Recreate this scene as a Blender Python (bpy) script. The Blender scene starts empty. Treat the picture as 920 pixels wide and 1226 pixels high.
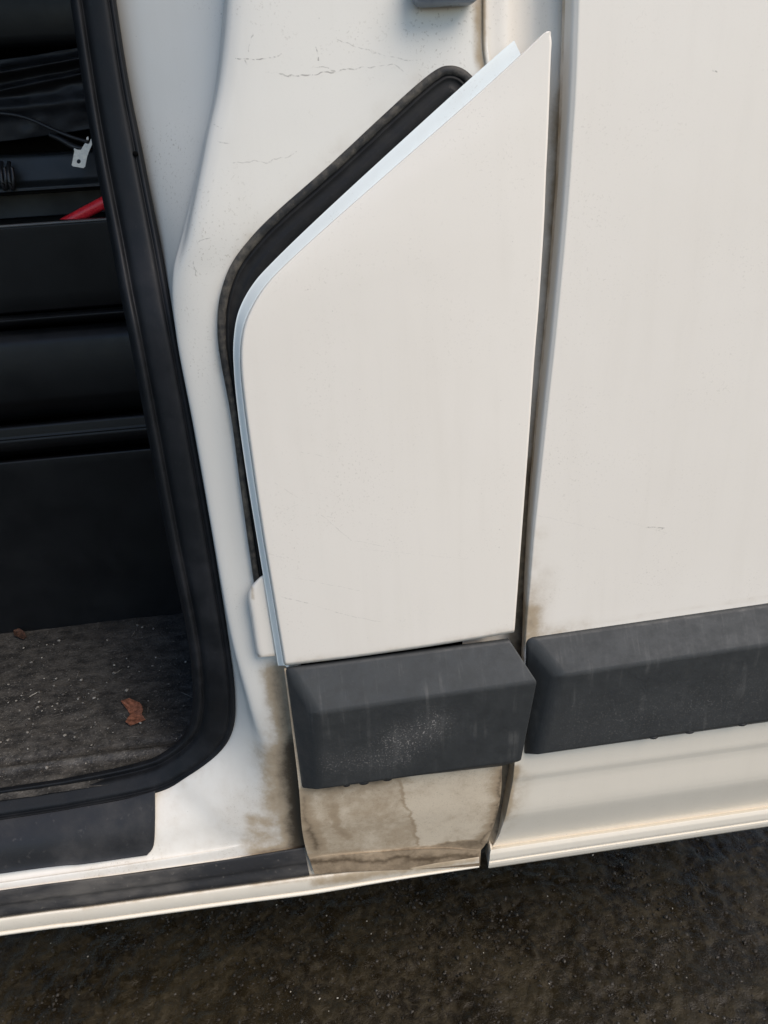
import bpy, bmesh, math, random
import numpy as np
from mathutils import Vector, Matrix

# ------------------------------------------------------------------ camera, sky, sun, exposure
SC = bpy.context.scene
F, CX, CY = 950.0, 460.0, 613.0
_U = np.array([10175.0, 1074.0, -F]); _V = np.array([117.0, -1948.0, -F])
_Z = -_V / np.linalg.norm(_V)
_X = _U / np.linalg.norm(_U); _X -= _Z * (_X @ _Z); _X /= np.linalg.norm(_X)
_Y = np.cross(_Z, _X)
ROT = np.array([_X, _Y, _Z])
CAM = np.array([0.0, -0.78, 1.31])
cd = bpy.data.cameras.new('camera'); cam = bpy.data.objects.new('camera', cd)
SC.collection.objects.link(cam)
cam.matrix_world = Matrix.Translation(CAM) @ Matrix(ROT.tolist()).to_4x4()
cd.sensor_fit = 'HORIZONTAL'; cd.sensor_width = 36.0; cd.lens = 36.0 * F / 920.0
cd.clip_start = 0.02; cd.clip_end = 200.0
SC.camera = cam

SUN_EL, SUN_AZ = math.radians(49), math.radians(136)      # azimuth clockwise from +Y: behind the camera
w = bpy.data.worlds.new('World'); SC.world = w; w.use_nodes = True
nt = w.node_tree; nt.nodes.clear()
sky = nt.nodes.new('ShaderNodeTexSky'); sky.sky_type = 'NISHITA'; sky.sun_disc = False
sky.sun_elevation = SUN_EL; sky.sun_rotation = SUN_AZ
sky.air_density = 1.0; sky.dust_density = 0.6; sky.ozone_density = 1.0
bg = nt.nodes.new('ShaderNodeBackground'); bg.inputs['Strength'].default_value = 0.15
wo = nt.nodes.new('ShaderNodeOutputWorld')
nt.links.new(sky.outputs[0], bg.inputs['Color']); nt.links.new(bg.outputs[0], wo.inputs['Surface'])
sl = bpy.data.lights.new('sun', 'SUN'); sl.energy = 3.0; sl.angle = math.radians(40); sl.color = (1.0, 0.88, 0.76)
so = bpy.data.objects.new('sun', sl); SC.collection.objects.link(so)
sd = Vector((math.sin(SUN_AZ) * math.cos(SUN_EL), math.cos(SUN_AZ) * math.cos(SUN_EL), math.sin(SUN_EL)))
so.rotation_euler = sd.to_track_quat('Z', 'Y').to_euler(); so.location = sd * 5
SC.view_settings.view_transform = 'Standard'; SC.view_settings.look = 'None'
SC.view_settings.exposure = 0.38; SC.view_settings.gamma = 1.0; SC.view_settings.use_curve_mapping = False
SC.render.engine = 'CYCLES'

# ------------------------------------------------------------------ helpers
rng = random.Random(7); nrng = np.random.default_rng(7)

def at(px, py, y):
    "the point of the van at depth y (metres behind the outer skin) seen in direction (px, py)"
    d = ROT @ np.array([px - CX, -(py - CY), -F])
    return CAM + d * ((y - CAM[1]) / d[1])

def atz(px, py, z):
    d = ROT @ np.array([px - CX, -(py - CY), -F])
    return CAM + d * ((z - CAM[2]) / d[2])

def pts(keys):
    return np.array([at(*k) for k in keys])

def spline(P, n, tension=0.5):
    "Catmull-Rom through key points, uniform in key index"
    P = np.asarray(P, float); m = len(P)
    t = np.linspace(0, m - 1, n); i = np.minimum(t.astype(int), m - 2); u = (t - i)[:, None]
    p1 = P[i]; p2 = P[i + 1]
    p0 = np.where((i > 0)[:, None], P[np.maximum(i - 1, 0)], 2 * p1 - p2)
    p3 = np.where((i < m - 2)[:, None], P[np.minimum(i + 2, m - 1)], 2 * p2 - p1)
    m1 = tension * (p2 - p0); m2 = tension * (p3 - p1)
    return (2*u**3 - 3*u**2 + 1) * p1 + (u**3 - 2*u**2 + u) * m1 + (-2*u**3 + 3*u**2) * p2 + (u**3 - u**2) * m2

def grid_mesh(name, G, closed=False):
    "G: rows x cols x 3"
    r, c = G.shape[:2]
    me = bpy.data.meshes.new(name)
    idx = np.arange(r * c).reshape(r, c)
    if closed: idx = np.concatenate([idx, idx[:, :1]], 1)
    f = np.stack([idx[:-1, :-1], idx[:-1, 1:], idx[1:, 1:], idx[1:, :-1]], -1).reshape(-1, 4)
    me.from_pydata(G.reshape(-1, 3).tolist(), [], f.tolist())
    me.validate()
    return me

def attr(me, name, vals):
    a = me.attributes.new(name, 'FLOAT', 'POINT'); a.data.foreach_set('value', np.asarray(vals, np.float32))

def vco(me):
    a = np.empty(len(me.vertices) * 3, np.float32); me.vertices.foreach_get('co', a); return a.reshape(-1, 3)

def orient(me, want):
    "flip the mesh when its summed normal disagrees with want"
    s = Vector((0, 0, 0))
    for p in me.polygons: s += p.normal * p.area
    if s.dot(Vector(want)) < 0: me.flip_normals()

def obj(name, me, mat=None, parent=None, smooth=True):
    if smooth: me.polygons.foreach_set('use_smooth', [True] * len(me.polygons))
    if mat: me.materials.append(mat)
    o = bpy.data.objects.new(name, me); SC.collection.objects.link(o)
    if parent: o.parent = parent
    return o

def tag(o, label=None, cat=None, group=None, kind=None):
    for k, v in (('label', label), ('category', cat), ('group', group), ('kind', kind)):
        if v: o[k] = v
    return o

def loft(name, curves, n=120, sub=1, want=(0, -1, 0)):
    C = [spline(c, n) for c in curves]
    G = np.stack(C, 1)
    if sub > 1:
        G = np.stack([spline(row, (len(curves) - 1) * sub + 1) for row in G], 0)
    me = grid_mesh(name, G); orient(me, want)
    return me

def solid(o, t, bev=0.0, seg=2, offset=-1):
    m = o.modifiers.new('thickness', 'SOLIDIFY'); m.thickness = t; m.offset = offset
    if bev:
        b = o.modifiers.new('bevel', 'BEVEL'); b.width = bev; b.segments = seg; b.limit_method = 'ANGLE'; b.angle_limit = math.radians(50)
    return o

def bevel(o, wd, seg=3, ang=15):
    b = o.modifiers.new('bevel', 'BEVEL'); b.width = wd; b.segments = seg; b.limit_method = 'ANGLE'; b.angle_limit = math.radians(ang)
    o.modifiers.new('normals', 'WEIGHTED_NORMAL').keep_sharp = False
    return o

def poly(name, V, Fs):
    me = bpy.data.meshes.new(name); me.from_pydata([tuple(v) for v in V], [], Fs)
    bm = bmesh.new(); bm.from_mesh(me); bmesh.ops.recalc_face_normals(bm, faces=bm.faces); bm.to_mesh(me); bm.free()
    return me

def tube(name, P, rad, n=80, seg=12, flat=1.0):
    P = spline(P, n); rad = np.interp(np.linspace(0, 1, n), np.linspace(0, 1, len(np.atleast_1d(rad))), np.atleast_1d(rad))
    T = np.gradient(P, axis=0); T /= np.linalg.norm(T, axis=1)[:, None]
    up = np.array([0, 0, 1.0]); N = np.cross(T, up); N /= np.linalg.norm(N, axis=1)[:, None] + 1e-9; B = np.cross(N, T)
    a = np.linspace(0, 2 * np.pi, seg, endpoint=False)
    G = P[:, None] + rad[:, None, None] * (np.cos(a)[None, :, None] * N[:, None] * flat + np.sin(a)[None, :, None] * B[:, None])
    me = grid_mesh(name, G, closed=True)
    bm = bmesh.new(); bm.from_mesh(me)
    bmesh.ops.holes_fill(bm, edges=[e for e in bm.edges if e.is_boundary]); bmesh.ops.recalc_face_normals(bm, faces=bm.faces)
    bm.to_mesh(me); bm.free()
    return me

def vnoise(x, y, seed):
    r = np.random.default_rng(seed); tb = r.random((256, 256))
    xi = np.floor(x).astype(int); yi = np.floor(y).astype(int); u = x - xi; v = y - yi
    u = u * u * (3 - 2 * u); v = v * v * (3 - 2 * v)
    g = lambda a, b: tb[a % 256, b % 256]
    return (g(xi, yi) * (1-u) + g(xi+1, yi) * u) * (1-v) + (g(xi, yi+1) * (1-u) + g(xi+1, yi+1) * u) * v

# ------------------------------------------------------------------ materials
class MB:
    "small node builder"
    def __init__(s, name):
        s.m = bpy.data.materials.new(name); s.m.use_nodes = True; s.t = s.m.node_tree; s.t.nodes.clear()
        s.out = s.t.nodes.new('ShaderNodeOutputMaterial'); s.b = s.t.nodes.new('ShaderNodeBsdfPrincipled')
        s.t.links.new(s.b.outputs[0], s.out.inputs[0])
        s.tc = s.t.nodes.new('ShaderNodeTexCoord').outputs['Object']
    def put(s, sock, v):
        if isinstance(v, bpy.types.NodeSocket): s.t.links.new(v, sock)
        elif v is not None: sock.default_value = v
    def set(s, **k):
        for a, v in k.items(): s.put(s.b.inputs[a.replace('_', ' ')], v)
    def math(s, op, a, b=None, c=None, clamp=False):
        n = s.t.nodes.new('ShaderNodeMath'); n.operation = op; n.use_clamp = clamp
        for i, v in enumerate((a, b, c)): s.put(n.inputs[i], v)
        return n.outputs[0]
    def vm(s, op, a, b=None, scale=None):
        n = s.t.nodes.new('ShaderNodeVectorMath'); n.operation = op
        s.put(n.inputs[0], a)
        if b is not None: s.put(n.inputs[1], b)
        if scale is not None: s.put(n.inputs['Scale'], scale)
        return n.outputs['Value'] if op in ('DOT_PRODUCT', 'LENGTH', 'DISTANCE') else n.outputs[0]
    def noise(s, scale, detail=4, rough=.55, vec=None, dist=0, stretch=None):
        v = vec or s.tc
        if stretch:
            mp = s.t.nodes.new('ShaderNodeMapping'); mp.inputs['Scale'].default_value = stretch; s.put(mp.inputs[0], v); v = mp.outputs[0]
        n = s.t.nodes.new('ShaderNodeTexNoise'); s.put(n.inputs['Vector'], v)
        n.inputs['Scale'].default_value = scale; n.inputs['Detail'].default_value = detail
        n.inputs['Roughness'].default_value = rough; n.inputs['Distortion'].default_value = dist
        return n.outputs[0]
    def noisev(s, scale, detail=2):
        n = s.t.nodes.new('ShaderNodeTexNoise'); s.put(n.inputs['Vector'], s.tc)
        n.inputs['Scale'].default_value = scale; n.inputs['Detail'].default_value = detail
        return n.outputs[1]
    def voro(s, scale, vec=None):
        n = s.t.nodes.new('ShaderNodeTexVoronoi'); s.put(n.inputs['Vector'], vec or s.tc); n.inputs['Scale'].default_value = scale
        return n.outputs['Distance'], n.outputs['Color']
    def ramp(s, v, a, b, o0=0.0, o1=1.0, smooth=True):
        n = s.t.nodes.new('ShaderNodeMapRange'); n.interpolation_type = 'SMOOTHSTEP' if smooth else 'LINEAR'; n.clamp = True
        s.put(n.inputs[0], v); s.put(n.inputs[1], a); s.put(n.inputs[2], b); s.put(n.inputs[3], o0); s.put(n.inputs[4], o1)
        return n.outputs[0]
    def mix(s, f, a, b, mode='MIX'):
        n = s.t.nodes.new('ShaderNodeMix'); n.data_type = 'RGBA'; n.blend_type = mode
        s.put(n.inputs[0], f)
        for k, v in ((6, a), (7, b)): s.put(n.inputs[k], v if not isinstance(v, tuple) else (v + (1,) if len(v) == 3 else v))
        return n.outputs[2]
    def attr(s, name):
        n = s.t.nodes.new('ShaderNodeAttribute'); n.attribute_name = name; return n.outputs['Fac']
    def sep(s, v):
        n = s.t.nodes.new('ShaderNodeSeparateXYZ'); s.put(n.inputs[0], v); return n.outputs
    def bump(s, h, strength=.2, dist=.001):
        n = s.t.nodes.new('ShaderNodeBump'); n.inputs['Strength'].default_value = strength; n.inputs['Distance'].default_value = dist
        s.put(n.inputs['Height'], h); s.put(s.b.inputs['Normal'], n.outputs[0])
    def segs(s, segments, width, wob=.0015, wobscale=60):
        "thin wobbly scratches between points (x,z) on the panel"
        d = s.vm('SUBTRACT', s.noisev(wobscale), (.5, .5, .5)); d = s.vm('SCALE', d, scale=wob * 2)
        p = s.vm('MULTIPLY', s.vm('ADD', s.tc, d), (1, 0, 1)); tot = None
        for a, b, k in segments:
            a3 = (a[0], 0, a[1]); ba = (b[0] - a[0], 0, b[1] - a[1]); l2 = ba[0]**2 + ba[2]**2
            pa = s.vm('SUBTRACT', p, a3)
            h = s.math('MULTIPLY', s.vm('DOT_PRODUCT', pa, ba), 1 / l2, clamp=True)
            q = s.vm('LENGTH', s.vm('SUBTRACT', pa, s.vm('SCALE', ba, scale=h)))
            mk = s.ramp(q, width * .4, width, k, 0.0)
            tot = mk if tot is None else s.math('MAXIMUM', tot, mk)
        return tot

WHITE = (.72, .675, .60)
def paint(name, scr=None, scrw=.0006, base=WHITE, grime=(.050, .033, .017), dust=(.33, .25, .155), speck=.5, wob=.002, pepper=.22):
    m = MB(name)
    dirt = m.attr('dirt')
    n1 = m.noise(9, 5, .6); n2 = m.noise(60, 4, .65); n3 = m.noise(420, 2, .5)
    v = m.math('ADD', dirt, m.math('MULTIPLY', m.math('SUBTRACT', m.math('ADD', n1, m.math('MULTIPLY', n2, .7)), .85), m.ramp(dirt, 0, .35, 0.0, .85)))
    light = m.ramp(v, .05, .55); dark = m.ramp(v, .5, 1.0)
    big = m.ramp(m.noise(3, 3, .5), .3, .75)
    c = m.mix(m.math('MULTIPLY', big, .35), base, tuple(x * y for x, y in zip(base, (.93, .92, .90))))
    c = m.mix(m.math('MULTIPLY', light, .9), c, dust)
    c = m.mix(m.math('MULTIPLY', dark, .93), c, grime)
    run = m.noise(1.0, 4, .6, stretch=(40, 4, 3.5))
    c = m.mix(m.ramp(run, .45, .8, 0, .10), c, (.50, .45, .37))
    # fine specks and chips
    vd, vc = m.voro(95); sel = m.ramp(m.sep(vc)[0], .90, .93)
    dot = m.math('MULTIPLY', m.ramp(vd, .02, .085, 1, 0), m.math('MULTIPLY', sel, m.ramp(m.sep(vc)[1], .1, 1, .1, speck)))
    c = m.mix(dot, c, (.12, .10, .08))
    fine = m.math('MULTIPLY', m.ramp(n3, .60, .72), m.ramp(n1, .45, .66, .03, pepper))
    c = m.mix(fine, c, (.3, .26, .2))
    if scr:
        sc = m.segs(scr, scrw, wob, 70)
        sc = m.math('MULTIPLY', sc, m.ramp(m.noise(260, 3), .40, .60, .05, 1))
        c = m.mix(m.math('MULTIPLY', sc, .8), c, (.20, .175, .15))
    m.set(Base_Color=c, Roughness=m.math('ADD', m.math('MULTIPLY', light, .3), m.ramp(n2, .3, .7, .30, .42)), Specular_IOR_Level=.5)
    hb = m.math('ADD', m.math('MULTIPLY', m.noise(14, 2), .8), m.math('MULTIPLY', n3, .06))
    m.bump(m.math('ADD', hb, m.math('MULTIPLY', dark, m.math('MULTIPLY', n2, .25))), .35, .0012)
    return m.m

def rubber(name, base=(.018, .019, .022), dust=(.13, .12, .105), amt=.35, rough=.5, spec=.4, scale=30, stretch=None, bump=.3):
    m = MB(name)
    n1 = m.noise(scale, 5, .65, stretch=stretch); n2 = m.noise(scale * 7, 3, .6); n3 = m.noise(6, 3)
    f = m.math('MULTIPLY', m.ramp(m.math('ADD', m.math('MULTIPLY', n1, .7), m.math('MULTIPLY', n3, .5)), .5, .85), amt)
    c = m.mix(f, base, dust)
    f2 = m.math('MULTIPLY', m.ramp(n2, .62, .74), amt * .7)
    c = m.mix(f2, c, dust)
    m.set(Base_Color=c, Roughness=m.ramp(n1, .2, .8, rough - .08, rough + .15), Specular_IOR_Level=spec)
    m.bump(m.math('ADD', n2, n1), bump, .0006)
    return m.m

def W(px, py, y=0.0):
    p = at(px, py, y); return (p[0], p[2])

PIL = .025
pillar_scr = [(W(a, b, PIL), W(c, d, PIL), k) for a, b, c, d, k in [
    (281, 69, 300, 71, .9), (300, 71, 318, 70, .9), (318, 70, 338, 66, .7), (292, 70, 297, 79, .6), (304, 40, 298, 62, .5),
    (318, 86, 345, 90, .6), (345, 90, 375, 89, .8), (375, 89, 420, 83, .8), (420, 83, 470, 76, .6), (376, 57, 382, 72, .8), (378, 78, 402, 85, .7),
    (405, 47, 450, 63, .5), (450, 63, 500, 73, .5), (470, 76, 490, 87, .4), (262, 169, 275, 170, .5), (280, 193, 320, 195, .4), (320, 195, 355, 182, .4),
    (238, 290, 250, 285, .6), (255, 150, 266, 155, .5), (225, 320, 236, 328, .6), (231, 316, 233, 330, .6)]]
flap_scr = [(W(a, b), W(c, d), k) for a, b, c, d, k in [
    (337, 714, 372, 722, .5), (372, 722, 410, 734, .45), (410, 734, 455, 742, .3), (320, 662, 342, 668, .3), (385, 615, 420, 645, .3), (420, 645, 460, 652, .2),
    (330, 578, 365, 600, .2), (365, 600, 330, 615, .15), (360, 540, 385, 545, .2), (430, 655, 560, 668, .12), (350, 690, 430, 705, .2)]]
door_scr = [(W(a, b), W(c, d), k) for a, b, c, d, k in [
    (778, 633, 798, 634, .8), (790, 637, 798, 634, .7), (640, 618, 720, 636, .12), (730, 620, 800, 640, .15), (856, 84, 862, 86, .8)]]

M_PILLAR = paint('pillar_paint', pillar_scr, .00065, base=(.675, .65, .59), wob=.0042, pepper=.5, speck=.8)
M_FLAP = paint('flap_paint', flap_scr, .0006)
M_DOOR = paint('door_paint', door_scr, .0008)
M_PAINT = paint('white_paint')
M_FILM = paint('road_film_paint', base=(.67, .615, .515))
M_FLANGE = paint('skylit_flange_paint', base=(.72, .765, .745))  # same white as the flap, with cool sky light mixed into the colour
M_SEAL = rubber('door_seal_rubber', (.0055, .0065, .008), (.032, .032, .036), .35, .56, .28, 25, bump=.2)
M_GASKET = rubber('gasket_rubber', (.011, .011, .011), (.14, .122, .095), .8, .6, .4, 90)
M_GASKET_DARK = rubber('gasket_channel', (.0035, .0035, .004), (.025, .024, .022), .5, .6, .3, 60)
M_PAD = rubber('tread_pad_plastic', (.011, .011, .012), (.09, .085, .08), .35, .5, .4, 14)
M_STRIP = rubber('sill_strip_rubber', (.020, .020, .021), (.16, .145, .125), .6, .6, .35, 22, stretch=(.35, 1, 1))
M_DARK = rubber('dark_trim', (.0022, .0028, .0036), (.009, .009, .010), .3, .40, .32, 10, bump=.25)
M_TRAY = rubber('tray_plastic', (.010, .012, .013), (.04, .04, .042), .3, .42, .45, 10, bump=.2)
M_HIGHLIGHT = rubber('ledge_highlight', (.11, .115, .115), (.2, .2, .2), .5, .35, .5, 20)  # pale grey: the ledge edge's highlight put into the colour
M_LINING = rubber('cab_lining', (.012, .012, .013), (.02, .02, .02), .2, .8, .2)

def moulding_mat(name, white=.5, seed=0.0):
    m = MB(name)
    n1 = m.noise(22, 5, .62); n2 = m.noise(260, 3, .6); n3 = m.noise(70, 4, .7)
    c = m.mix(m.ramp(n1, .3, .75, 0, .6), (.024, .0258, .026), (.036, .038, .0375))
    c = m.mix(m.math('MULTIPLY', m.ramp(n2, .58, .78), .10), c, (.12, .115, .11))
    # vertical wash streaks
    st = m.noise(1.0, 4, .6, stretch=(130, 10, 9))
    c = m.mix(m.math('MULTIPLY', m.ramp(st, .52, .75), m.ramp(n1, .4, .7, 0, .35)), c, (.14, .135, .125))
    ch = m.attr('chalk')
    sp = m.math('MULTIPLY', m.ramp(m.noise(420, 3, .7), .55, .68), ch)
    c = m.mix(m.math('MULTIPLY', sp, white), c, (.5, .46, .42))
    c = m.mix(m.math('MULTIPLY', ch, .12), c, (.2, .19, .18))
    m.set(Base_Color=c, Roughness=m.ramp(n3, .3, .7, .5, .68), Specular_IOR_Level=.42)
    m.bump(m.math('ADD', n2, m.math('MULTIPLY', n3, .6)), .16, .0005)
    return m.m
M_MOULD = moulding_mat('moulding_plastic', .55)

# tan, water-stained skirt below the flap's moulding
def skirt_mat():
    m = MB('stained_skirt_paint')
    dirt = m.attr('dirt')
    n1 = m.noise(16, 5, .6, dist=.6); n2 = m.noise(110, 4, .65); n3 = m.noise(500, 2)
    v = m.math('ADD', dirt, m.math('MULTIPLY', m.math('SUBTRACT', n1, .5), .85))
    v = m.math('ADD', v, m.math('MULTIPLY', m.math('SUBTRACT', n2, .5), .35))
    c = m.mix(m.ramp(v, .0, .45), (.57, .485, .365), (.35, .27, .18))
    c = m.mix(m.ramp(v, .40, 1.05), c, (.085, .06, .036))
    c = m.mix(m.math('MULTIPLY', m.ramp(n3, .58, .7), .3), c, (.16, .12, .085))
    m.set(Base_Color=c, Roughness=m.ramp(n2, .3, .7, .42, .62), Specular_IOR_Level=.4)
    m.bump(m.math('ADD', n2, n3), .25, .0006)
    return m.m
M_SKIRT = skirt_mat()

def simple(name, col, rough, metal=0.0, var=.15, scale=40, spec=.5):
    m = MB(name); n = m.noise(scale, 4, .6)
    m.set(Base_Color=m.mix(m.ramp(n, .3, .7), tuple(x * (1 - var) for x in col), tuple(min(1, x * (1 + var)) for x in col)),
          Roughness=m.ramp(n, .3, .7, max(rough - .1, .05), rough + .1), Metallic=metal, Specular_IOR_Level=spec)
    m.bump(n, .15, .0005)
    return m.m
M_METAL = simple('zinc_plate', (.78, .74, .64), .42, .1, .12, 200)
M_RED = simple('red_plastic', (.72, .028, .04), .3, 0, .15, 60)
M_CABLE = simple('black_cable', (.016, .016, .018), .45)
M_STRIKER = simple('blue_grey_striker', (.22, .25, .29), .35, .3)
M_LEAF = simple('dry_leaf_brown', (.20, .08, .045), .7, 0, .5, 160)
M_LEAF2 = simple('rotten_leaf_rust', (.05, .022, .012), .8, 0, .6, 160)
M_CLOTH = rubber('black_cloth', (.012, .012, .014), (.05, .05, .055), .4, .5, .4, 30, bump=.3)

def floor_mat():
    m = MB('cab_floor_rubber')
    s = m.noise(1.0, 6, .7, stretch=(22, 52, 40)); n1 = m.noise(11, 5, .65); n2 = m.noise(240, 3, .65); n3 = m.noise(55, 5, .7)
    v = m.math('ADD', m.math('MULTIPLY', s, .55), m.math('ADD', m.math('MULTIPLY', n1, .35), m.math('MULTIPLY', n3, .3)))
    c = m.mix(m.ramp(v, .45, .9), (.016, .016, .0155), (.105, .097, .084))
    c = m.mix(m.math('MULTIPLY', m.ramp(n2, .55, .72), .45), c, (.2, .19, .17))
    m.set(Base_Color=c, Roughness=m.ramp(n3, .3, .7, .35, .7), Specular_IOR_Level=.45)
    m.bump(m.math('ADD', m.math('ADD', s, n2), n3), .6, .002)
    return m.m
M_FLOOR = floor_mat()

def ground_mat():
    m = MB('wet_asphalt')
    n1 = m.noise(6, 6, .65, dist=.8); n2 = m.noise(62, 6, .72, dist=.5); n3 = m.noise(320, 3, .65)
    wet = m.ramp(m.noise(9, 5, .65, dist=1.0), .46, .60)
    c = m.mix(m.ramp(n1, .35, .65), (.010, .0072, .0036), (.024, .0182, .0088))
    c = m.mix(m.math('MULTIPLY', m.ramp(n2, .42, .68), .7), c, (.044, .034, .0175))
    c = m.mix(m.math('MULTIPLY', m.ramp(n3, .64, .74), .35), c, (.14, .115, .08))
    c = m.mix(m.math('MULTIPLY', wet, .5), c, (.006, .0045, .0028))
    m.set(Base_Color=c, Roughness=m.ramp(m.math('SUBTRACT', n2, m.math('MULTIPLY', wet, .35)), .15, .75, .18, .65), Specular_IOR_Level=.22)
    m.bump(m.math('ADD', n2, m.math('MULTIPLY', n3, .5)), .6, .004)
    return m.m
M_GROUND = ground_mat()

def grit_mat(name, lo, hi, rough=.6):
    m = MB(name); a = m.attr('shade')
    m.set(Base_Color=m.mix(a, lo, hi), Roughness=rough, Specular_IOR_Level=.3); return m.m

# ------------------------------------------------------------------ ground
def nonuni(a, b, step, far, k):
    core = np.arange(a, b + 1e-6, step); s = step; r = []; x = b
    while x < far: s *= k; x += s; r.append(x)
    l = []; x = a; s = step
    while x > -far: s *= k; x -= s; l.append(x)
    return np.concatenate([l[::-1], core, r])
gx = nonuni(-.9, 1.05, .0045, 30, 1.35); gy = nonuni(-.25, .4, .0045, 30, 1.35)
GX, GY = np.meshgrid(gx, gy)
h = .006 * (vnoise(GX * 7, GY * 7, 1) - .5) + .0065 * (vnoise(GX * 42, GY * 42, 2) - .5) + .0055 * (vnoise(GX * 95, GY * 95, 3) - .5) + .003 * (vnoise(GX * 200, GY * 200, 4) - .5)
h *= .55
h *= np.exp(-np.maximum(0, np.maximum(np.abs(GX) - 1.3, np.abs(GY) - .7)) * 2)
me = grid_mesh('ground', np.stack([GX, GY, h], -1)); orient(me, (0, 0, 1))
tag(obj('ground', me, M_GROUND), kind='structure')

# ------------------------------------------------------------------ the van
van = bpy.data.objects.new('van', None); SC.collection.objects.link(van)
tag(van, 'dirty white van side with open cab doorway, angled filler flap and grey rub strips', 'van')

lerp = lambda A, B, t: [(a[0] + (b[0] - a[0]) * t, a[1] + (b[1] - a[1]) * t) for a, b in zip(A, B)]
def K(a, depth): return [(x, y, d) for (x, y), d in zip(a, depth if hasattr(depth, '__len__') else [depth] * len(a))]

# --- door pillar: jamb, crease, face and sill top as one pressing
S_ = [(104, -260), (150, 60), (172, 180), (193, 290), (203, 350), (212, 405), (233, 520), (254, 640), (273, 760), (281, 830), (279, 872), (262, 902), (225, 930), (186, 949), (100, 966), (0, 981), (-560, 1063)]
C_ = [(285, -260), (264, 60), (244, 175), (222, 275), (209, 332), (214, 405), (236, 520), (257, 640), (279, 760), (302, 845), (319, 905), (312, 950), (280, 985), (240, 1004), (120, 1027), (0, 1046), (-560, 1128)]
G_ = [(577, -260), (577, 40), (577, 120), (480, 250), (400, 330), (350, 405), (350, 520), (355, 640), (358, 760), (360, 830), (364, 920), (366, 985), (364, 1014), (290, 1026), (150, 1046), (0, 1066), (-560, 1146)]
dS = [.135, .130, .120, .100, .075] + [.06] * 4 + [.065, .07, .075, .08, .085, .085, .085, .085]
dA = [.064] * 3 + [.058, .052] + [.050] * 3 + [.046, .046, .046, .048, .05, .055, .06, .06, .06]
dC = [.048, .048, .047, .045] + [.040] * 4 + [.036, .031, .032, .034, .038, .043, .046, .046, .046]
dB = [.0265] * 4 + [.030, .033, .034, .034, .030] + [.027, .028, .029, .032, .036, .038, .038, .038]
dG = [.025] * 10 + [.026, .028, .031, .031, .031, .031, .031]
A_, B_, D_ = [], [], []
for k, (s, c, g) in enumerate(zip(S_, C_, G_)):
    s, c, g = map(np.array, (s, c, g)); l = np.linalg.norm(c - s)
    st = 6.5 if k < 5 else (l * .5 if k < 9 else l * .42)
    A_.append(tuple(c + (s - c) * min(st / l, .6)))
    lg = np.linalg.norm(g - c); B_.append(tuple(c + (g - c) * min((24 if k < 4 else 28) / lg, .5)))
    D_.append(tuple(c + (g - c) * .6))
dD = [d * .4 + e * .6 for d, e in zip(dB, dG)]
s_in = K(S_, [d + .02 for d in dS]); g_in = K([(x - 2, y) for x, y in G_], [d + .03 for d in dG])
me = loft('door_pillar', [pts(s_in), pts(K(S_, dS)), pts(K(A_, dA)), pts(K(C_, dC)), pts(K(B_, dB)), pts(K(D_, dD)), pts(K(lerp(D_, G_, .98), dG)), pts(K(G_, [d + .0004 for d in dG])), pts(g_in)], 420, 6)
co = vco(me)
def seg_dist(co, a, b):
    a = np.array(a); b = np.array(b); p = co[:, [0, 2]] - a; ab = b - a
    t = np.clip((p @ ab) / (ab @ ab), 0, 1); return np.linalg.norm(p - t[:, None] * ab, axis=1)
def fall(d, r): return np.exp(-(d / r) ** 2)
def path_dist(co, P, y):
    q = [W(a, b, y) for a, b in P]; return np.min([seg_dist(co, q[i], q[i + 1]) for i in range(len(q) - 1)], axis=0)
d = np.zeros(len(co))
d = np.maximum(d, .62 * fall(path_dist(co, [(330, 806), (338, 850), (344, 900)], .026), .018))
gd = path_dist(co, [(356, 870), (360, 930), (364, 1012)], .028)
d = np.maximum(d, np.minimum(1.65 * np.exp(-gd / .027), 1.15) * np.clip((W(345, 862, .026)[1] - co[:, 2]) / .05, 0, 1) ** .7)
d = np.maximum(d, .75 * np.exp(-path_dist(co, [(364, 1012), (310, 1022)], .03) / .018))
d = np.maximum(d, .52 * fall(path_dist(co, [(346, 870), (340, 960), (345, 1003), (315, 1008)], .028), .034))
d = np.maximum(d, .42 * fall(path_dist(co, [(305, 985), (325, 985)], .03), .016))
d = np.maximum(d, .14 * fall(path_dist(co, [(300, 1020), (150, 1043), (0, 1060)], .03), .012))
d = np.maximum(d, .24 * fall(path_dist(co, [(186, 951), (225, 933), (262, 905)], .08), .012))
d = np.maximum(d, .55 * fall(path_dist(co, [(577, -100), (577, 90)], .025), .004))
d = np.maximum(d, .18 * fall(path_dist(co, [(300, 280), (262, 359), (264, 436), (289, 591), (302, 690)], .025), .012))
d = np.maximum(d, .16 * fall(path_dist(co, [(300, 282), (396, 190), (499, 95)], .025), .014))
d = np.maximum(d, .15 * np.clip((.62 - co[:, 2]) / .10, 0, 1))
attr(me, 'dirt', d)
pillar = obj('door_pillar', me, M_PILLAR, van)

# striker at the top of the pillar
bm = bmesh.new(); bmesh.ops.create_cube(bm, size=1)
p = at(533, -21, .014); bmesh.ops.scale(bm, vec=(.058, .026, .034), verts=bm.verts); bmesh.ops.translate(bm, vec=Vector(p), verts=bm.verts)
me = bpy.data.meshes.new('striker'); bm.to_mesh(me); bm.free()
bevel(obj('striker', me, M_STRIKER, pillar), .009, 4)

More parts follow.
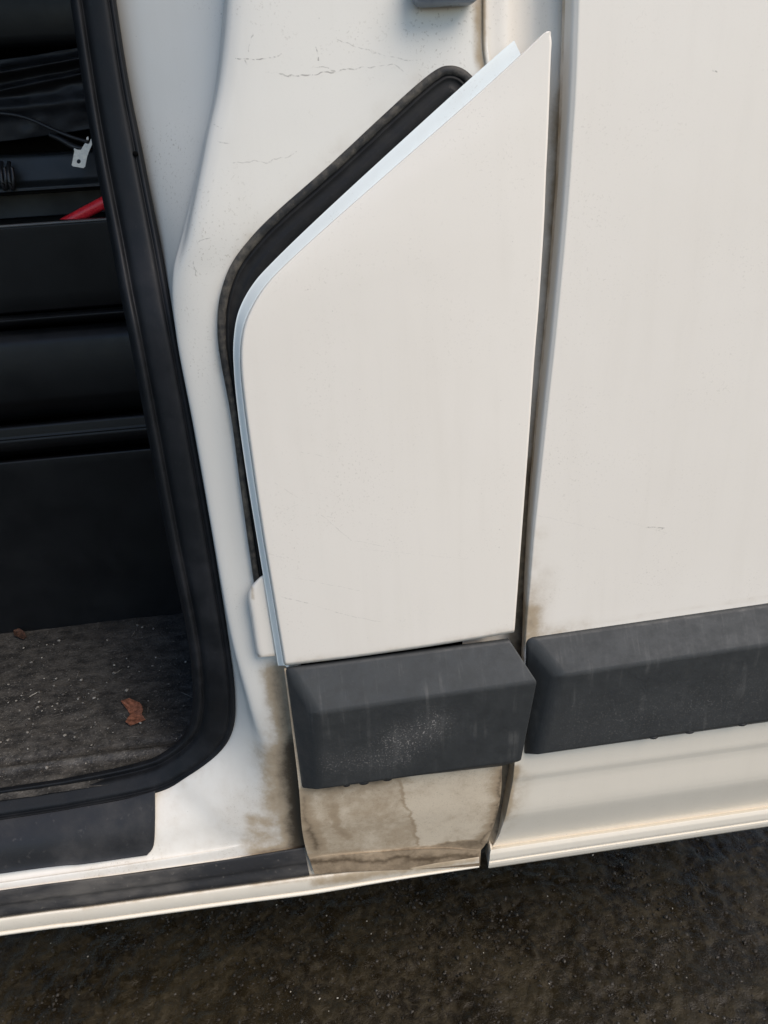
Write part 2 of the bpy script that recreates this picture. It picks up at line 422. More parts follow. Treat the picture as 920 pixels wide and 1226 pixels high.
# --- sill below the rubber strip: white lip
T_ = [(364, 1014), (290, 1026), (209, 1039), (100, 1053), (0, 1066), (-560, 1146)]
Bt = [(371, 1048), (290, 1059), (209, 1070), (100, 1085), (0, 1098), (-560, 1178)]
Lb = [(375, 1071), (290, 1082), (209, 1093), (100, 1108), (0, 1121), (-560, 1201)]
Bt2 = [(574, 1024), (470, 1036)] + Bt; Lb2 = [(574, 1039), (470, 1055)] + Lb
T2 = [(574, 990), (470, 1000)] + T_
me = loft('sill', [pts(K(T2, .0335)), pts(K(lerp(T2, Bt2, .9), .027)), pts(K(Bt2, .027)), pts(K(lerp(Bt2, Lb2, .12), .021)), pts(K(lerp(Bt2, Lb2, .45), .0195)),
                   pts(K(lerp(Bt2, Lb2, .72), .0205)), pts(K(lerp(Bt2, Lb2, .78), .0225)), pts(K(lerp(Bt2, Lb2, .84), .0205)), pts(K(Lb2, .022)), pts(K(lerp(Bt2, Lb2, .95), .06))], 200, 3)
co = vco(me)
d = .55 * fall(path_dist(co, [(574, 1026), (470, 1042), (380, 1056)], .021), .012)
d = np.maximum(d, .30 * fall(path_dist(co, [(380, 1052), (290, 1061), (209, 1072), (100, 1087)], .021), .005))
d = np.maximum(d, .10)
attr(me, 'dirt', d)
sill = obj('sill', me, M_FILM, van)

me = loft('sill_strip', [pts(K(T_, .031)), pts(K(lerp(T_, Bt, .03), .0255)), pts(K(lerp(T_, Bt, .15), .0235)), pts(K(lerp(T_, Bt, .5), .0205)), pts(K(lerp(T_, Bt, .62), .0215)), pts(K(lerp(T_, Bt, .9), .0185)), pts(K(lerp(T_, Bt, 1.0), .0205)), pts(K(Bt, .028))], 160, 3)
obj('sill_strip', me, M_STRIP, sill)

# --- tread pad on the sill
Pt = [(185.5, 947), (150, 957), (100, 966), (0, 982), (-560, 1064)]
Pb = [(176, 1024.5), (150, 1028), (100, 1035), (0, 1046.5), (-560, 1127)]
Pm = [(185.5, 985), (150, 993), (100, 1001), (0, 1014), (-560, 1095)]
Pl = [(183.8, 1013), (150, 1021), (100, 1028), (0, 1040), (-560, 1121)]
me = loft('tread_pad', [pts(K(Pt, .078)), pts(K(Pm, .054)), pts(K(Pl, .043)), pts(K(Pb, .039))], 120, 6)
o = obj('tread_pad', me, M_PAD, sill); solid(o, .002, .0006)

# --- door seal
So = [(102, -260), (148, 60), (170.5, 180), (192, 290), (203, 350), (213, 405), (234, 520), (255, 640), (274, 760), (282, 830), (280, 874), (263, 904), (226, 932), (186, 951), (100, 968), (0, 984), (-560, 1066)]
Si = [(48, -260), (95, 60), (113, 175), (134, 285), (146, 350), (157, 405), (177, 510), (201, 640), (223, 745), (231, 800), (232, 850), (222, 880), (196, 902), (165, 914), (90, 930), (0, 944), (-560, 1026)]
NS = len(So)
vert = [1] * 9 + [.9, .6, .3, .1, 0, 0, 0, 0]
sdx = [.062, .060, .052, .034, .014] + [0] * 12
def seal_curve(t, dv, db):
    return pts([(si[0] + (s[0] - si[0]) * t, si[1] + (s[1] - si[1]) * t, dv * v + db * (1 - v) + e) for s, si, v, e in zip(So, Si, vert, sdx)])
prof = [(-.04, .17, .19), (-.02, .085, .128), (.02, .066, .118), (.10, .060, .111), (.17, .061, .112), (.22, .065, .114), (.27, .063, .110), (.36, .057, .103), (.55, .053, .096), (.72, .0515, .090), (.80, .053, .089), (.84, .056, .089), (.88, .0545, .086), (.94, .055, .083), (1.0, .064, .087), (1.0, .085, .10)]
me = loft('door_seal', [seal_curve(*p) for p in prof], 380, 3)
seal = obj('door_seal', me, M_SEAL, van)
bm = bmesh.new(); bmesh.ops.create_cone(bm, cap_ends=True, segments=16, radius1=.0026, radius2=.0020, depth=.002)
p = at(162, 184, .0515 + .052); bmesh.ops.rotate(bm, matrix=Matrix.Rotation(math.pi / 2, 3, 'X'), verts=bm.verts); bmesh.ops.translate(bm, vec=Vector(p), verts=bm.verts)
me = bpy.data.meshes.new('vent_hole_disc'); bm.to_mesh(me); bm.free()
obj('vent_hole_disc', me, simple('hole_shade', (.002, .002, .002), .9, spec=.05), seal)  # black disc painted as the dark inside of a small hole in the seal

# --- filler flap
L_ = [(341, 797), (330, 730), (315, 640), (303, 560), (293.5, 490), (288.5, 440), (289.5, 406), (297, 378), (316, 345), (345, 314), (400, 264), (480, 194), (560, 124), (612, 77), (653.5, 37.5)]
R_ = [(617, 757), (622, 690), (628, 610), (634, 530), (641, 430), (646, 370), (650, 310), (653, 260), (655, 210), (657, 170), (659, 120), (660, 90), (661, 65), (661.8, 50), (660.3, 37)]
LA = spline(pts(K(L_, 0)), 240); RA = spline(pts(K(R_, 0)), 240)
wdt = np.linalg.norm(RA - LA, axis=1)
RR = .0030
edge_d = np.array([0, .00015, .0005, .0010, .0017, .0024, .0030, .0042])
rows_ = []
for k in range(len(LA)):
    sc_ = min(1.0, wdt[k] / .016); e = edge_d * sc_; wd = wdt[k]
    dist = np.concatenate([e, np.linspace(e[-1], wd - e[-1], 62)[1:-1], wd - e[::-1]])
    u = dist / wd; row = LA[k] + (RA[k] - LA[k]) * u[:, None]
    de = np.minimum(dist, wd - dist); q = np.clip(RR * sc_ - de, 0, None)
    row[:, 1] += RR * sc_ - np.sqrt(np.maximum((RR * sc_) ** 2 - q ** 2, 0))
    row[:, 1] -= .0045 * min(wd / .3, 1) ** 2 * np.sin(np.pi * u) ** .8
    rows_.append(row)
G = np.stack(rows_)
me = grid_mesh('fuel_flap', G); orient(me, (0, -1, 0)); co = vco(me)
d = .22 * fall(path_dist(co, [(341, 797), (480, 777), (617, 757)], 0), .012)
d = np.maximum(d, .12 * fall(path_dist(co, [(341, 797), (315, 640), (293, 490), (288, 440)], 0), .008))
d = np.maximum(d, .12 * fall(path_dist(co, [(617, 757), (628, 610), (641, 430)], 0), .005))
attr(me, 'dirt', d)
flap = obj('fuel_flap', me, M_FLAP, van); solid(flap, .0024, 0)

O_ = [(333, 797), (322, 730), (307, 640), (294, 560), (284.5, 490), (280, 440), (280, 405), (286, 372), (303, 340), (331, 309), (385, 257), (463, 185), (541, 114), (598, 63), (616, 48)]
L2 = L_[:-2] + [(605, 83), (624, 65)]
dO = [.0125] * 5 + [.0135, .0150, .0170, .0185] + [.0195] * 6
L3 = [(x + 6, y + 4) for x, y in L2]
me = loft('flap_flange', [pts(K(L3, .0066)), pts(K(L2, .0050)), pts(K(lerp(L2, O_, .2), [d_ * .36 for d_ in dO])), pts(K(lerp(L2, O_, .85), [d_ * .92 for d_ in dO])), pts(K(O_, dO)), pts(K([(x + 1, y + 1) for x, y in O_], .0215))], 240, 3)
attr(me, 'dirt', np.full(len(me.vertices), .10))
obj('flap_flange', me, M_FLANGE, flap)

# --- gasket behind the flap
Q_ = [(311, 735), (304, 697), (289, 591), (277, 501), (265, 436), (260.5, 400), (262.5, 359), (275, 320), (298, 287), (330, 254), (396, 196), (455, 141), (499, 101), (524, 82), (539, 78), (553, 81), (565, 90), (578, 108)]
Qp = spline(np.array(Q_, float), 260)
tq = np.gradient(Qp, axis=0); tq /= np.linalg.norm(tq, axis=1)[:, None]; nq = np.stack([-tq[:, 1], tq[:, 0]], 1)
wq = np.interp(np.arange(260) / 259 * 17, [0, 3, 5, 8, 17], [.62, .7, .9, 1, 1])
def qc(off, dep): 
    q = Qp + nq * (off * wq)[:, None]; return np.array([at(a, b, dep) for a, b in q])
def rawloft(name, C, want=(0, -1, 0)):
    me = grid_mesh(name, np.stack(C, 1)); orient(me, want); return me
me = rawloft('flap_gasket', [qc(0, .026), qc(.3, .0240), qc(1.5, .0228), qc(4, .0220), qc(7, .0220), qc(10, .0226), qc(11.0, .0236), qc(11.3, .0250)])
gk = obj('flap_gasket', me, M_GASKET, van)
me = rawloft('channel', [qc(11, .0248), qc(12.5, .0240), qc(14, .0230), qc(15, .0229), qc(16.2, .0233), qc(17, .0240), qc(20, .0241), qc(25, .0241), qc(26.5, .0232), qc(29, .0228), qc(34, .0230), qc(40, .0240)])
obj('channel', me, M_GASKET_DARK, gk)
I_ = [(345, 740), (345, 700), (340, 600), (325, 510), (312, 440), (310, 410), (316, 385), (328, 365), (345, 345), (370, 322), (430, 266), (490, 212), (535, 170), (560, 140), (566, 130), (572, 125), (578, 122), (580, 115)]
me = rawloft('backing', [qc(11.5, .0244), np.array([at(a, b, .0244) for a, b in spline(np.array(I_, float), 260)])])
obj('backing', me, M_GASKET_DARK, gk)

# --- hinge tab
Tl = [(318.5, 686), (309, 693), (300, 704), (296.8, 716), (300.6, 740), (306, 776), (309.5, 787)]
Tr = [(322, 686), (324, 693), (326, 706), (327, 720), (330, 745), (334, 775), (335, 785)]
me = loft('hinge_tab', [pts(K([(x + 2, y + .5) for x, y in Tl], .026)), pts(K(Tl, .022)), pts(K(lerp(Tl, Tr, .05), .017)), pts(K(lerp(Tl, Tr, .22), .0145)), pts(K(lerp(Tl, Tr, .6), .0145)), pts(K(lerp(Tl, Tr, .85), .0165)), pts(K(Tr, .022))], 90, 4)
co = vco(me); d = np.full(len(co), .06) + .3 * fall(path_dist(co, [(302, 705), (303, 716)], .015), .002) + .25 * fall(path_dist(co, [(309, 787), (330, 785)], .015), .004)
attr(me, 'dirt', d); o = obj('hinge_tab', me, M_PAINT, van); solid(o, .003, .001)

# --- rub strips
def subdivided(me, cuts):
    bm = bmesh.new(); bm.from_mesh(me); bmesh.ops.subdivide_edges(bm, edges=bm.edges, cuts=cuts, use_grid_fill=True); bm.to_mesh(me); bm.free()

def moulding(name, a, b, c, d_, e, f, g, h, parent, chalk):
    V = [at(*k) for k in (a, b, c, d_, e, f, g, h)] + [at(e[0], e[1], .012), at(f[0], f[1], .012), at(g[0], g[1], .012), at(h[0], h[1], .012)]
    Fs = [(4, 5, 1, 0), (0, 1, 2, 3), (4, 0, 3, 7), (3, 2, 6, 7), (5, 6, 2, 1), (4, 8, 9, 5), (7, 6, 10, 11), (4, 7, 11, 8), (5, 9, 10, 6), (8, 11, 10, 9)]
    me = poly(name, V, Fs)
    bm = bmesh.new(); bm.from_mesh(me)
    wl = bm.edges.layers.float.new('bevel_weight_edge'); bm.verts.ensure_lookup_table()
    pick = lambda prs: [e_ for e_ in bm.edges if tuple(sorted(v.index for v in e_.verts)) in prs]
    sharp = [e_ for e_ in bm.edges if e_.calc_face_angle(0) > .12]
    soft = pick({(0, 4), (0, 3)}); crisp = [e_ for e_ in sharp if e_ not in soft]
    for e_ in soft: e_[wl] = 1.0
    for e_ in crisp: e_[wl] = .36
    for e_ in pick({(4, 5)}): e_[wl] = .6
    bm.to_mesh(me); bm.free()
    tmp = bpy.data.objects.new('tmp', me); SC.collection.objects.link(tmp)
    bv = tmp.modifiers.new('b', 'BEVEL'); bv.width = .0105; bv.segments = 6; bv.profile = .5; bv.limit_method = 'WEIGHT'
    dg = bpy.context.evaluated_depsgraph_get(); me2 = bpy.data.meshes.new_from_object(tmp.evaluated_get(dg)); bpy.data.objects.remove(tmp)
    me = me2; me.name = name; bm = bmesh.new(); bm.from_mesh(me)
    bmesh.ops.triangulate(bm, faces=[fc for fc in bm.faces if len(fc.verts) > 4])
    for _ in range(5):
        ed = [e_ for e_ in bm.edges if e_.calc_length() > .012]
        if not ed: break
        bmesh.ops.subdivide_edges(bm, edges=ed, cuts=1); bmesh.ops.triangulate(bm, faces=bm.faces)
    bm.to_mesh(me); bm.free()
    co = vco(me); attr(me, 'chalk', chalk(co))
    o = obj(name, me, M_MOULD, parent)
    o.modifiers.new('normals', 'WEIGHTED_NORMAL')
    return o
ck = lambda co: np.clip(1.0 * fall(path_dist(co, [(478, 885), (505, 880), (520, 865)], -.025), .020) + .5 * fall(path_dist(co, [(400, 912), (480, 905)], -.022), .018), 0, 1)
mould = moulding('moulding', (376, 855, -.030), (645, 816, -.030), (626, 911, -.020), (379, 946, -.020), (342, 799, -.001), (611, 764, -.001), (603, 917, -.001), (362, 944, -.001), flap, ck)

# black retaining clips peeping out under the strips
def clips(parent, spots, depth):
    for x, y, wd in spots:
        p = at(x, y, depth); bm = bmesh.new(); bmesh.ops.create_icosphere(bm, subdivisions=2, radius=1)
        bmesh.ops.scale(bm, vec=(wd * .0006, .004, .0035), verts=bm.verts); bmesh.ops.translate(bm, vec=Vector(p), verts=bm.verts)
        me = bpy.data.meshes.new('clip'); bm.to_mesh(me); bm.free(); obj('clip', me, M_PAD, parent)
clips(flap, [(415, 939, 9), (436, 936.5, 12), (464, 932, 12)], -.012)

# --- skirt of the flap below the strip
Sk = [[(340.5, 801), (400, 800), (520, 790), (602, 780)], [(350, 875), (400, 868), (520, 855), (602, 845)], [(358, 943), (400, 938), (520, 920), (601.5, 912)], [(361, 985), (400, 978), (520, 964), (599.5, 955)], [(364, 1006), (400, 1000), (520, 988), (592, 986)],
      [(368, 1022), (405, 1018), (520, 1008), (582, 1010)], [(370, 1027), (405, 1022), (520, 1014), (577, 1017)], [(371, 1030), (405, 1025), (520, 1017), (576, 1020)], [(377, 1047.5), (405, 1045), (520, 1040), (575, 1037)]]
Skd = [.003, .002, .002, .007, .014, .021, .0222, .0216, .0195]
G = np.stack([spline(pts(K(r, dd)), 230) for r, dd in zip(Sk, Skd)], 0)
G = np.stack([spline(G[:, j], 190) for j in range(G.shape[1])], 1)
me = grid_mesh('skirt', G); orient(me, (0, -1, 0)); co = vco(me)
wob = (vnoise(co[:, 2] * 90, co[:, 0] * 0 + 3.3, 31) - .5) * .010 + (vnoise(co[:, 2] * 300, co[:, 0] * 0 + 1.3, 32) - .5) * .004
wob2 = (vnoise(co[:, 0] * 40, co[:, 2] * 30, 33) - .5) * .008 + (vnoise(co[:, 0] * 250, co[:, 2] * 250, 34) - .5) * .004
cw = co.copy(); cw[:, 0] += wob; cw[:, 2] += wob2
tz = [W(478, 925, .004), W(484, 945, .007), W(493, 975, .012), W(497, 1000, .018), W(505, 1016, .021)]
xt = np.interp(-cw[:, 2], [-q[1] for q in tz], [q[0] for q in tz])
left = 1 / (1 + np.exp((cw[:, 0] - xt) / .0008))
d = .20 * left + .08
d = np.maximum(d, .52 * np.exp(-((cw[:, 0] - xt + .002) / .0028) ** 2))
ex = lambda dd, rr: np.exp(-dd / rr)
d = np.maximum(d, .80 * ex(path_dist(cw, [(364, 948), (372, 1000), (378, 1022)], .01), .016))
d = np.maximum(d, .50 * fall(path_dist(cw, [(404, 960), (402, 990), (415, 1008)], .01), .010))
d = np.maximum(d, .75 * ex(path_dist(cw, [(366, 944), (430, 935), (480, 928)], .004), .012))
d = np.maximum(d, .72 * np.clip((W(450, 1019, .02)[1] - .0 - cw[:, 2] - (cw[:, 0] - W(450, 1019, .02)[0]) * .02) / .006, 0, 1))
d = np.maximum(d, 1.0 * ex(path_dist(cw, [(372, 1034), (450, 1030), (510, 1028), (574, 1026)], .02), .018))
d = np.maximum(d, .85 * ex(path_dist(cw, [(600, 918), (599, 955), (590, 990), (576, 1018)], .01), .010))
attr(me, 'dirt', d)
skirt = obj('skirt', me, M_SKIRT, flap); solid(skirt, .002, .0008)

# --- post behind the flap, up to the sliding door's edge
X_ = [([(579.5, -260), (579.5, 100), (571, 300), (561, 500), (556, 700), (551, 900), (551, 1010)], .0272), ([(590, -260), (590, 100), (582, 300), (572, 500), (565, 700), (560, 900), (560, 1010)], .0275),
      ([(608, -260), (606, 100), (598, 300), (588, 500), (578, 700), (575, 900), (570, 1010)], .028), ([(622, -260), (620, 100), (612, 300), (600, 500), (590, 700), (586, 900), (575, 1010)], .036),
      ([(640, -260), (640, 100), (632, 300), (618, 500), (606, 700), (598, 900), (582, 1010)], .040), ([(660, -260), (660, 100), (652, 300), (637, 500), (622, 700), (612, 900), (592, 1010)], .033), ([(680, -260), (680, 100), (668, 300), (650, 500), (634, 700), (625, 900), (600, 1010)], .032)]
me = loft('rear_post', [pts(K(a, dd)) for a, dd in X_], 220, 5)
co = vco(me)
d = .42 * fall(path_dist(co, [(668, 120), (660, 300), (643, 500), (626, 700)], .046), .012)
d = np.maximum(d, .95 * fall(path_dist(co, [(640, 560), (626, 700), (615, 900), (592, 1010)], .046), .018))
d = np.maximum(d, .14 * fall(path_dist(co, [(579, -100), (579, 90)], .027), .006))
attr(me, 'dirt', d); obj('rear_post', me, M_PAINT, van)

# --- sliding door
W2 = [(700, -260), (691.5, 60), (685, 180), (677.5, 280), (666, 400), (655, 500), (646.5, 580), (640, 640), (635, 700), (630, 760), (625, 860), (621, 900)]
W0 = [(680, -260), (672, 60), (667.5, 180), (661, 280), (651, 400), (641.5, 500), (634.5, 580), (630.5, 640), (627.5, 700), (625.5, 760), (621, 860), (618, 900)]
zr = [at(x, y, .004)[2] for x, y in W2]
far = np.array([[.95, .004, z] for z in zr]); near = pts(K(W2, .004))
C = [pts(K([(x + 1, y) for x, y in W0], .060)), pts(K(W0, .030)), pts(K(lerp(W0, W2, .12), .022)), pts(K(lerp(W0, W2, .55), .0085)), near, near + (far - near) * .03, near + (far - near) * .5, far]
C = [spline(c, 200) for c in C]
G = np.stack(C, 1)
G = np.stack([np.concatenate([spline(r[:5], 33), r[4] + (r[7] - r[4]) * np.linspace(0, 1, 60)[1:, None] ** 1.5]) for r in G], 0)
me = grid_mesh('sliding_door', G); orient(me, (0, -1, 0)); co = vco(me)
d = .46 * fall(path_dist(co, [(634, 764), (636, 735)], .004), .018)
d = np.maximum(d, .24 * fall(path_dist(co, [(636, 740), (640, 680), (646, 640)], .004), .014))
d = np.maximum(d, .24 * fall(path_dist(co, [(632, 765), (700, 748)], .004), .016))
d = np.maximum(d, .20 * fall(path_dist(co, [(634, 760), (646, 690)], .004), .028))
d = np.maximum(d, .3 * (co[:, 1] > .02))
d = np.maximum(d, .16 * fall(path_dist(co, [(640, 757), (930, 713)], .004), .005))
attr(me, 'dirt', d)
door = obj('sliding_door', me, M_DOOR, van)
moulding('moulding', (671, 810, -.026), (1450, 692, -.026), (1450, 785, -.017), (643, 904, -.017), (630, 763, .002), (1450, 645, .002), (1450, 792, .002), (627, 903, .002), door,
         lambda co: .22 * fall(path_dist(co, [(700, 870), (900, 835)], -.02), .05))

clips(door, [(783, 882, 11), (826, 875.5, 13), (889, 866.5, 12)], -.013)
# lower door panel, tuck-under band and lip
def xrow(x0, y0, dep, x1=.95):
    p = at(x0, y0, dep); return np.array([p, [x1, dep, p[2]]])
rows = [(617, 880, .002), (616.5, 915, .002), (615, 931, .003), (614, 938, .006), (607, 972, .0085), (605.5, 978, .010), (598, 1000, .024), (592, 1011, .031), (590, 1014, .031),
        (589, 1015.5, .026), (588, 1018, .0205), (587, 1023, .0185), (586.5, 1030, .0185), (586, 1032, .0205), (586, 1033.5, .0185), (585.5, 1036, .0185), (585, 1039.5, .0205), (586, 1040, .05)]
G = []
for r in rows:
    a = xrow(*r); tt = np.linspace(0, 1, 120)[:, None] ** 1.4; line = a[0] + (a[1] - a[0]) * tt
    back = line[0] + np.array([[.0025, .03, 0], [.0008, .006, 0]]) if r[2] < .04 else line[0] + np.array([[.002, .02, 0], [.001, .004, 0]])
    G.append(np.concatenate([back, line]))
G = np.stack(G, 0)
Gd = []
for i in range(len(G) - 1):
    for u in np.linspace(0, 1, 5)[:-1]: Gd.append(G[i] * (1 - u) + G[i + 1] * u)
Gd.append(G[-1])
me = grid_mesh('lower_panel', np.stack(Gd)); orient(me, (0, -1, 0)); co = vco(me)
d = .55 * fall(path_dist(co, [(616, 915), (607, 970), (590, 1012)], .01), .009)
d = np.maximum(d, .30 * fall(path_dist(co, [(616, 930), (607, 970), (592, 1012)], .01), .03))
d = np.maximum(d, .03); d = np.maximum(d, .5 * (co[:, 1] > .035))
attr(me, 'dirt', d)
low = obj('lower_panel', me, M_FILM, door)
_m = low.modifiers.new('bevel', 'BEVEL'); _m.width = .0008; _m.segments = 2; _m.limit_method = 'ANGLE'; _m.angle_limit = math.radians(45)

# --- dark structure behind the gaps and under the van
def plate(name, V, mat, parent):
    return obj(name, poly(name, V, [tuple(range(len(V)))]), mat, parent, smooth=False)
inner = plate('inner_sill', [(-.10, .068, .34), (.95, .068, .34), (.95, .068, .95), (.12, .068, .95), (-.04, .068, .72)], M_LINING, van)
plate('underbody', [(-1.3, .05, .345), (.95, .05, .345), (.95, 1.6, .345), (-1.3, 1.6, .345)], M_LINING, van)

# --- cab interior
fl = bpy.data.meshes.new('cab_floor')
fx = np.linspace(-1.25, .02, 180); fy = np.linspace(.10, .545, 110); FX, FY = np.meshgrid(fx, fy)
FZ = .5 + .0035 * (vnoise(FX * 9, FY * 30, 11) - .5) + .0025 * (vnoise(FX * 50, FY * 70, 12) - .5)
# raised rib along the door edge
FZ += .006 * np.exp(-((FY - .160) / .006) ** 2) - .004 * np.exp(-((FY - .178) / .008) ** 2)
me = grid_mesh('cab_floor', np.stack([FX, FY, FZ], -1)); orient(me, (0, 0, 1))
floor = obj('cab_floor', me, M_FLOOR, van)

def zrow(row, y): return at(60, row, y)[2]
def extrude(name, prof, mat, parent, x0=-1.25, x1=.02, n=2, sub=0):
    P = np.array([(r[1], r[0] if r[2:] else zrow(r[0], r[1])) for r in prof])
    xs = np.linspace(x0, x1, n)
    G = np.array([[(x, y, z) for y, z in P] for x in xs])
    me = grid_mesh(name, G); orient(me, (0, -1, .2))
    o = obj(name, me, mat, parent)
    b = o.modifiers.new('bevel', 'BEVEL'); b.width = .004; b.segments = 3; b.limit_method = 'ANGLE'; b.angle_limit = math.radians(25)
    return o
trim = bpy.data.objects.new('cab_trim', None); SC.collection.objects.link(trim); trim.parent = van
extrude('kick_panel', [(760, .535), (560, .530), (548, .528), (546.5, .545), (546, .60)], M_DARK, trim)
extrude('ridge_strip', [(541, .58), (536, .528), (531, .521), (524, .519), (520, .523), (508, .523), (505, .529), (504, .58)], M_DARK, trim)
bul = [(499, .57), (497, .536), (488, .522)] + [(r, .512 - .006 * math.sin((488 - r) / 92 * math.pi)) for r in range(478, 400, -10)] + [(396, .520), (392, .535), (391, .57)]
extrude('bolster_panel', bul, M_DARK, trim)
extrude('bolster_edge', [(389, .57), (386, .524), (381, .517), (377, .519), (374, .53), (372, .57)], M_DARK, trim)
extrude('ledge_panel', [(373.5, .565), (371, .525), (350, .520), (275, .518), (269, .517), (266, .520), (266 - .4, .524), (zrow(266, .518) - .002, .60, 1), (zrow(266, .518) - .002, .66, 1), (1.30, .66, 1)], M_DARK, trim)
extrude('ledge_highlight_strip', [(269.5, .530), (268.5, .5155), (266.8, .5145), (265.4, .5160), (265.0, .530)], M_HIGHLIGHT, trim)  # thin strip added to paint the highlight along the ledge edge
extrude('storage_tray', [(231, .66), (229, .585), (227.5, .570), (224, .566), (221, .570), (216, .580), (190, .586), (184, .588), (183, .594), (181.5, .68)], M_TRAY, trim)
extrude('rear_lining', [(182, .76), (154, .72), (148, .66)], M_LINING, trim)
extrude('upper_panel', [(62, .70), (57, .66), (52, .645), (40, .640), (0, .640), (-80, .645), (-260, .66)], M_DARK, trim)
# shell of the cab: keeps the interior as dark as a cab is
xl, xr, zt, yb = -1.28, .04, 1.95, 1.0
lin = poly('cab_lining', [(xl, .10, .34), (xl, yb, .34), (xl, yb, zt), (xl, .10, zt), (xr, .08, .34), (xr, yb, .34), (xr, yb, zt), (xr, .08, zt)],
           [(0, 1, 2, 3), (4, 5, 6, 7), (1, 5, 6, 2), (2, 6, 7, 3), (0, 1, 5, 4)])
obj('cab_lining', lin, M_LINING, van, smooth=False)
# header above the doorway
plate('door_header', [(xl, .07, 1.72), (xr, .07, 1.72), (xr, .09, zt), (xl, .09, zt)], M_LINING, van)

# ------------------------------------------------------------------ loose things in the cab
# folded black cloth on the shelf
n, mrows = 120, 90
xs = np.linspace(-.62, -.10, n); zs = np.linspace(zrow(158, .62), zrow(58, .62), mrows)
XX, ZZ = np.meshgrid(xs, zs); tt = (ZZ - zs[0]) / (zs[-1] - zs[0])
sag = .010 * np.sin((XX + .3) * 9)
ridge = lambda c, wd, a, sl: a * np.exp(-((tt - (c + sl * (XX + .4))) / wd) ** 2)
YY = .655 - ridge(.82, .06, .032, .25) - ridge(.62, .05, .016, .5) - ridge(.40, .10, .012, -.3) - .010 * (vnoise(XX * 14, ZZ * 40, 21) - .5) - .006 * (vnoise(XX * 40, ZZ * 60, 22) - .5)
me = grid_mesh('folded_cloth', np.stack([XX, YY, ZZ + sag], -1)); orient(me, (0, -1, 0))
cl = obj('folded_cloth', me, M_CLOTH); solid(cl, .004)
tag(cl, 'creased black cloth folded above the open slot inside the cab', 'cloth')

# wire lead with flat metal terminal
lead = bpy.data.objects.new('wire_lead', None); SC.collection.objects.link(lead)
tag(lead, 'thin black wire lead ending in a pale metal forked terminal inside the cab', 'wire')
me = tube('cable', pts([(-60, 142, .56), (-20, 136, .555), (8, 136, .55), (35, 142, .545), (62, 154, .54), (84, 163, .535), (106, 170, .532)]), .0026)
obj('cable', me, M_CABLE, lead)
me = tube('cable', pts([(60, 161, .55), (72, 166, .545), (88, 175, .538), (100, 178, .534)]), [.0035, .0042, .0042, .003])
obj('cable', me, M_CABLE, lead)
out = [(88.5, 177), (89, 181), (85.8, 197.5), (87.5, 199), (100, 201), (102, 199), (104, 189), (106, 182), (112, 169), (112, 166), (110.6, 164.5), (108.8, 166), (106.8, 171.5), (105.2, 171.5), (106.2, 165), (105.5, 163), (103.8, 164), (102.5, 170), (97, 179), (93, 179)]
hole = [(94.3 + 2.5 * math.cos(a), 193 + 2.7 * math.sin(a)) for a in np.linspace(0, 2 * math.pi, 14, endpoint=False)]
bm = bmesh.new(); ed = []
for loop in (out, hole):
    vs = [bm.verts.new(at(x, y, .530 - (y - 182) * .0002)) for x, y in loop]
    ed += [bm.edges.new((vs[i], vs[(i + 1) % len(vs)])) for i in range(len(vs))]
bmesh.ops.triangle_fill(bm, use_beauty=True, edges=ed); bmesh.ops.recalc_face_normals(bm, faces=bm.faces)
me = bpy.data.meshes.new('terminal'); bm.to_mesh(me); bm.free(); orient(me, (0, -1, 0))
o = obj('terminal', me, M_METAL, lead, smooth=False); solid(o, .0012)

# black clip hanging on the tray edge
clip = bpy.data.objects.new('cable_clip', None); SC.collection.objects.link(clip)
tag(clip, 'small black looped clip hooked over the tray edge inside the cab', 'clip')
for x in (3, 12):
    me = tube('loop', pts([(x - 1, 194, .575), (x - 2, 205, .562), (x, 219, .558), (x + 3, 226, .562), (x + 4, 214, .560), (x + 2, 200, .565)]), .0030, 50, 10)
    obj('loop', me, M_CABLE, clip)

# red rod lying behind the ledge
me = tube('red_handle', pts([(76, 268, .575), (98, 256.5, .570), (118, 246, .565), (150, 229, .560), (185, 211, .555)]), [.0086, .0090, .0090, .0090], 60, 14, .8)
tag(obj('red_handle', me, M_RED), 'bright red plastic handle resting behind the black cab ledge', 'handle')

# dry leaves on the floor
def leaf(name, outline, zc, mat, curl):
    c = np.mean(outline, axis=0)
    bm = bmesh.new(); P = [atz(x, y, zc) for x, y in outline]; cen = np.mean(P, axis=0); rings = []
    for k in (1.0, .66, .33):
        ring = []
        for i, p_ in enumerate(P):
            q = cen + (p_ - cen) * k; q = q.copy(); q[2] += curl * (k ** 2) * (.5 + .5 * math.sin(i * 1.3 + .5)) + .0015 + .0015 * rng.random()
            ring.append(bm.verts.new(q))
        rings.append(ring)
    cv = bm.verts.new(cen + np.array([0, 0, .002])); m_ = len(P)
    for a, b in zip(rings[:-1], rings[1:]):
        for i in range(m_): bm.faces.new((a[i], a[(i + 1) % m_], b[(i + 1) % m_], b[i]))
    for i in range(m_): bm.faces.new((rings[-1][i], rings[-1][(i + 1) % m_], cv))
    me = bpy.data.meshes.new(name); bm.to_mesh(me); bm.free(); orient(me, (0, 0, 1))
    o = obj(name, me, mat, smooth=False); solid(o, .0006); return o
lf = leaf('dry_leaf', [(145, 842), (150, 841), (155.5, 838.5), (162, 840), (167.5, 843), (170.5, 848), (172, 853), (170, 857), (174.5, 862.5), (166, 867), (157, 872), (151, 867), (153, 862), (156.5, 857), (153, 851.5), (149, 847)], .502, M_LEAF, .004)
tag(lf, 'reddish brown torn leaf scrap lying alone on the dusty cab floor', 'leaf')
lf = leaf('dry_leaf', [(17, 758), (24, 756), (30, 759), (32, 763), (29, 767), (23, 766), (18, 764)], .502, M_LEAF2, .005)
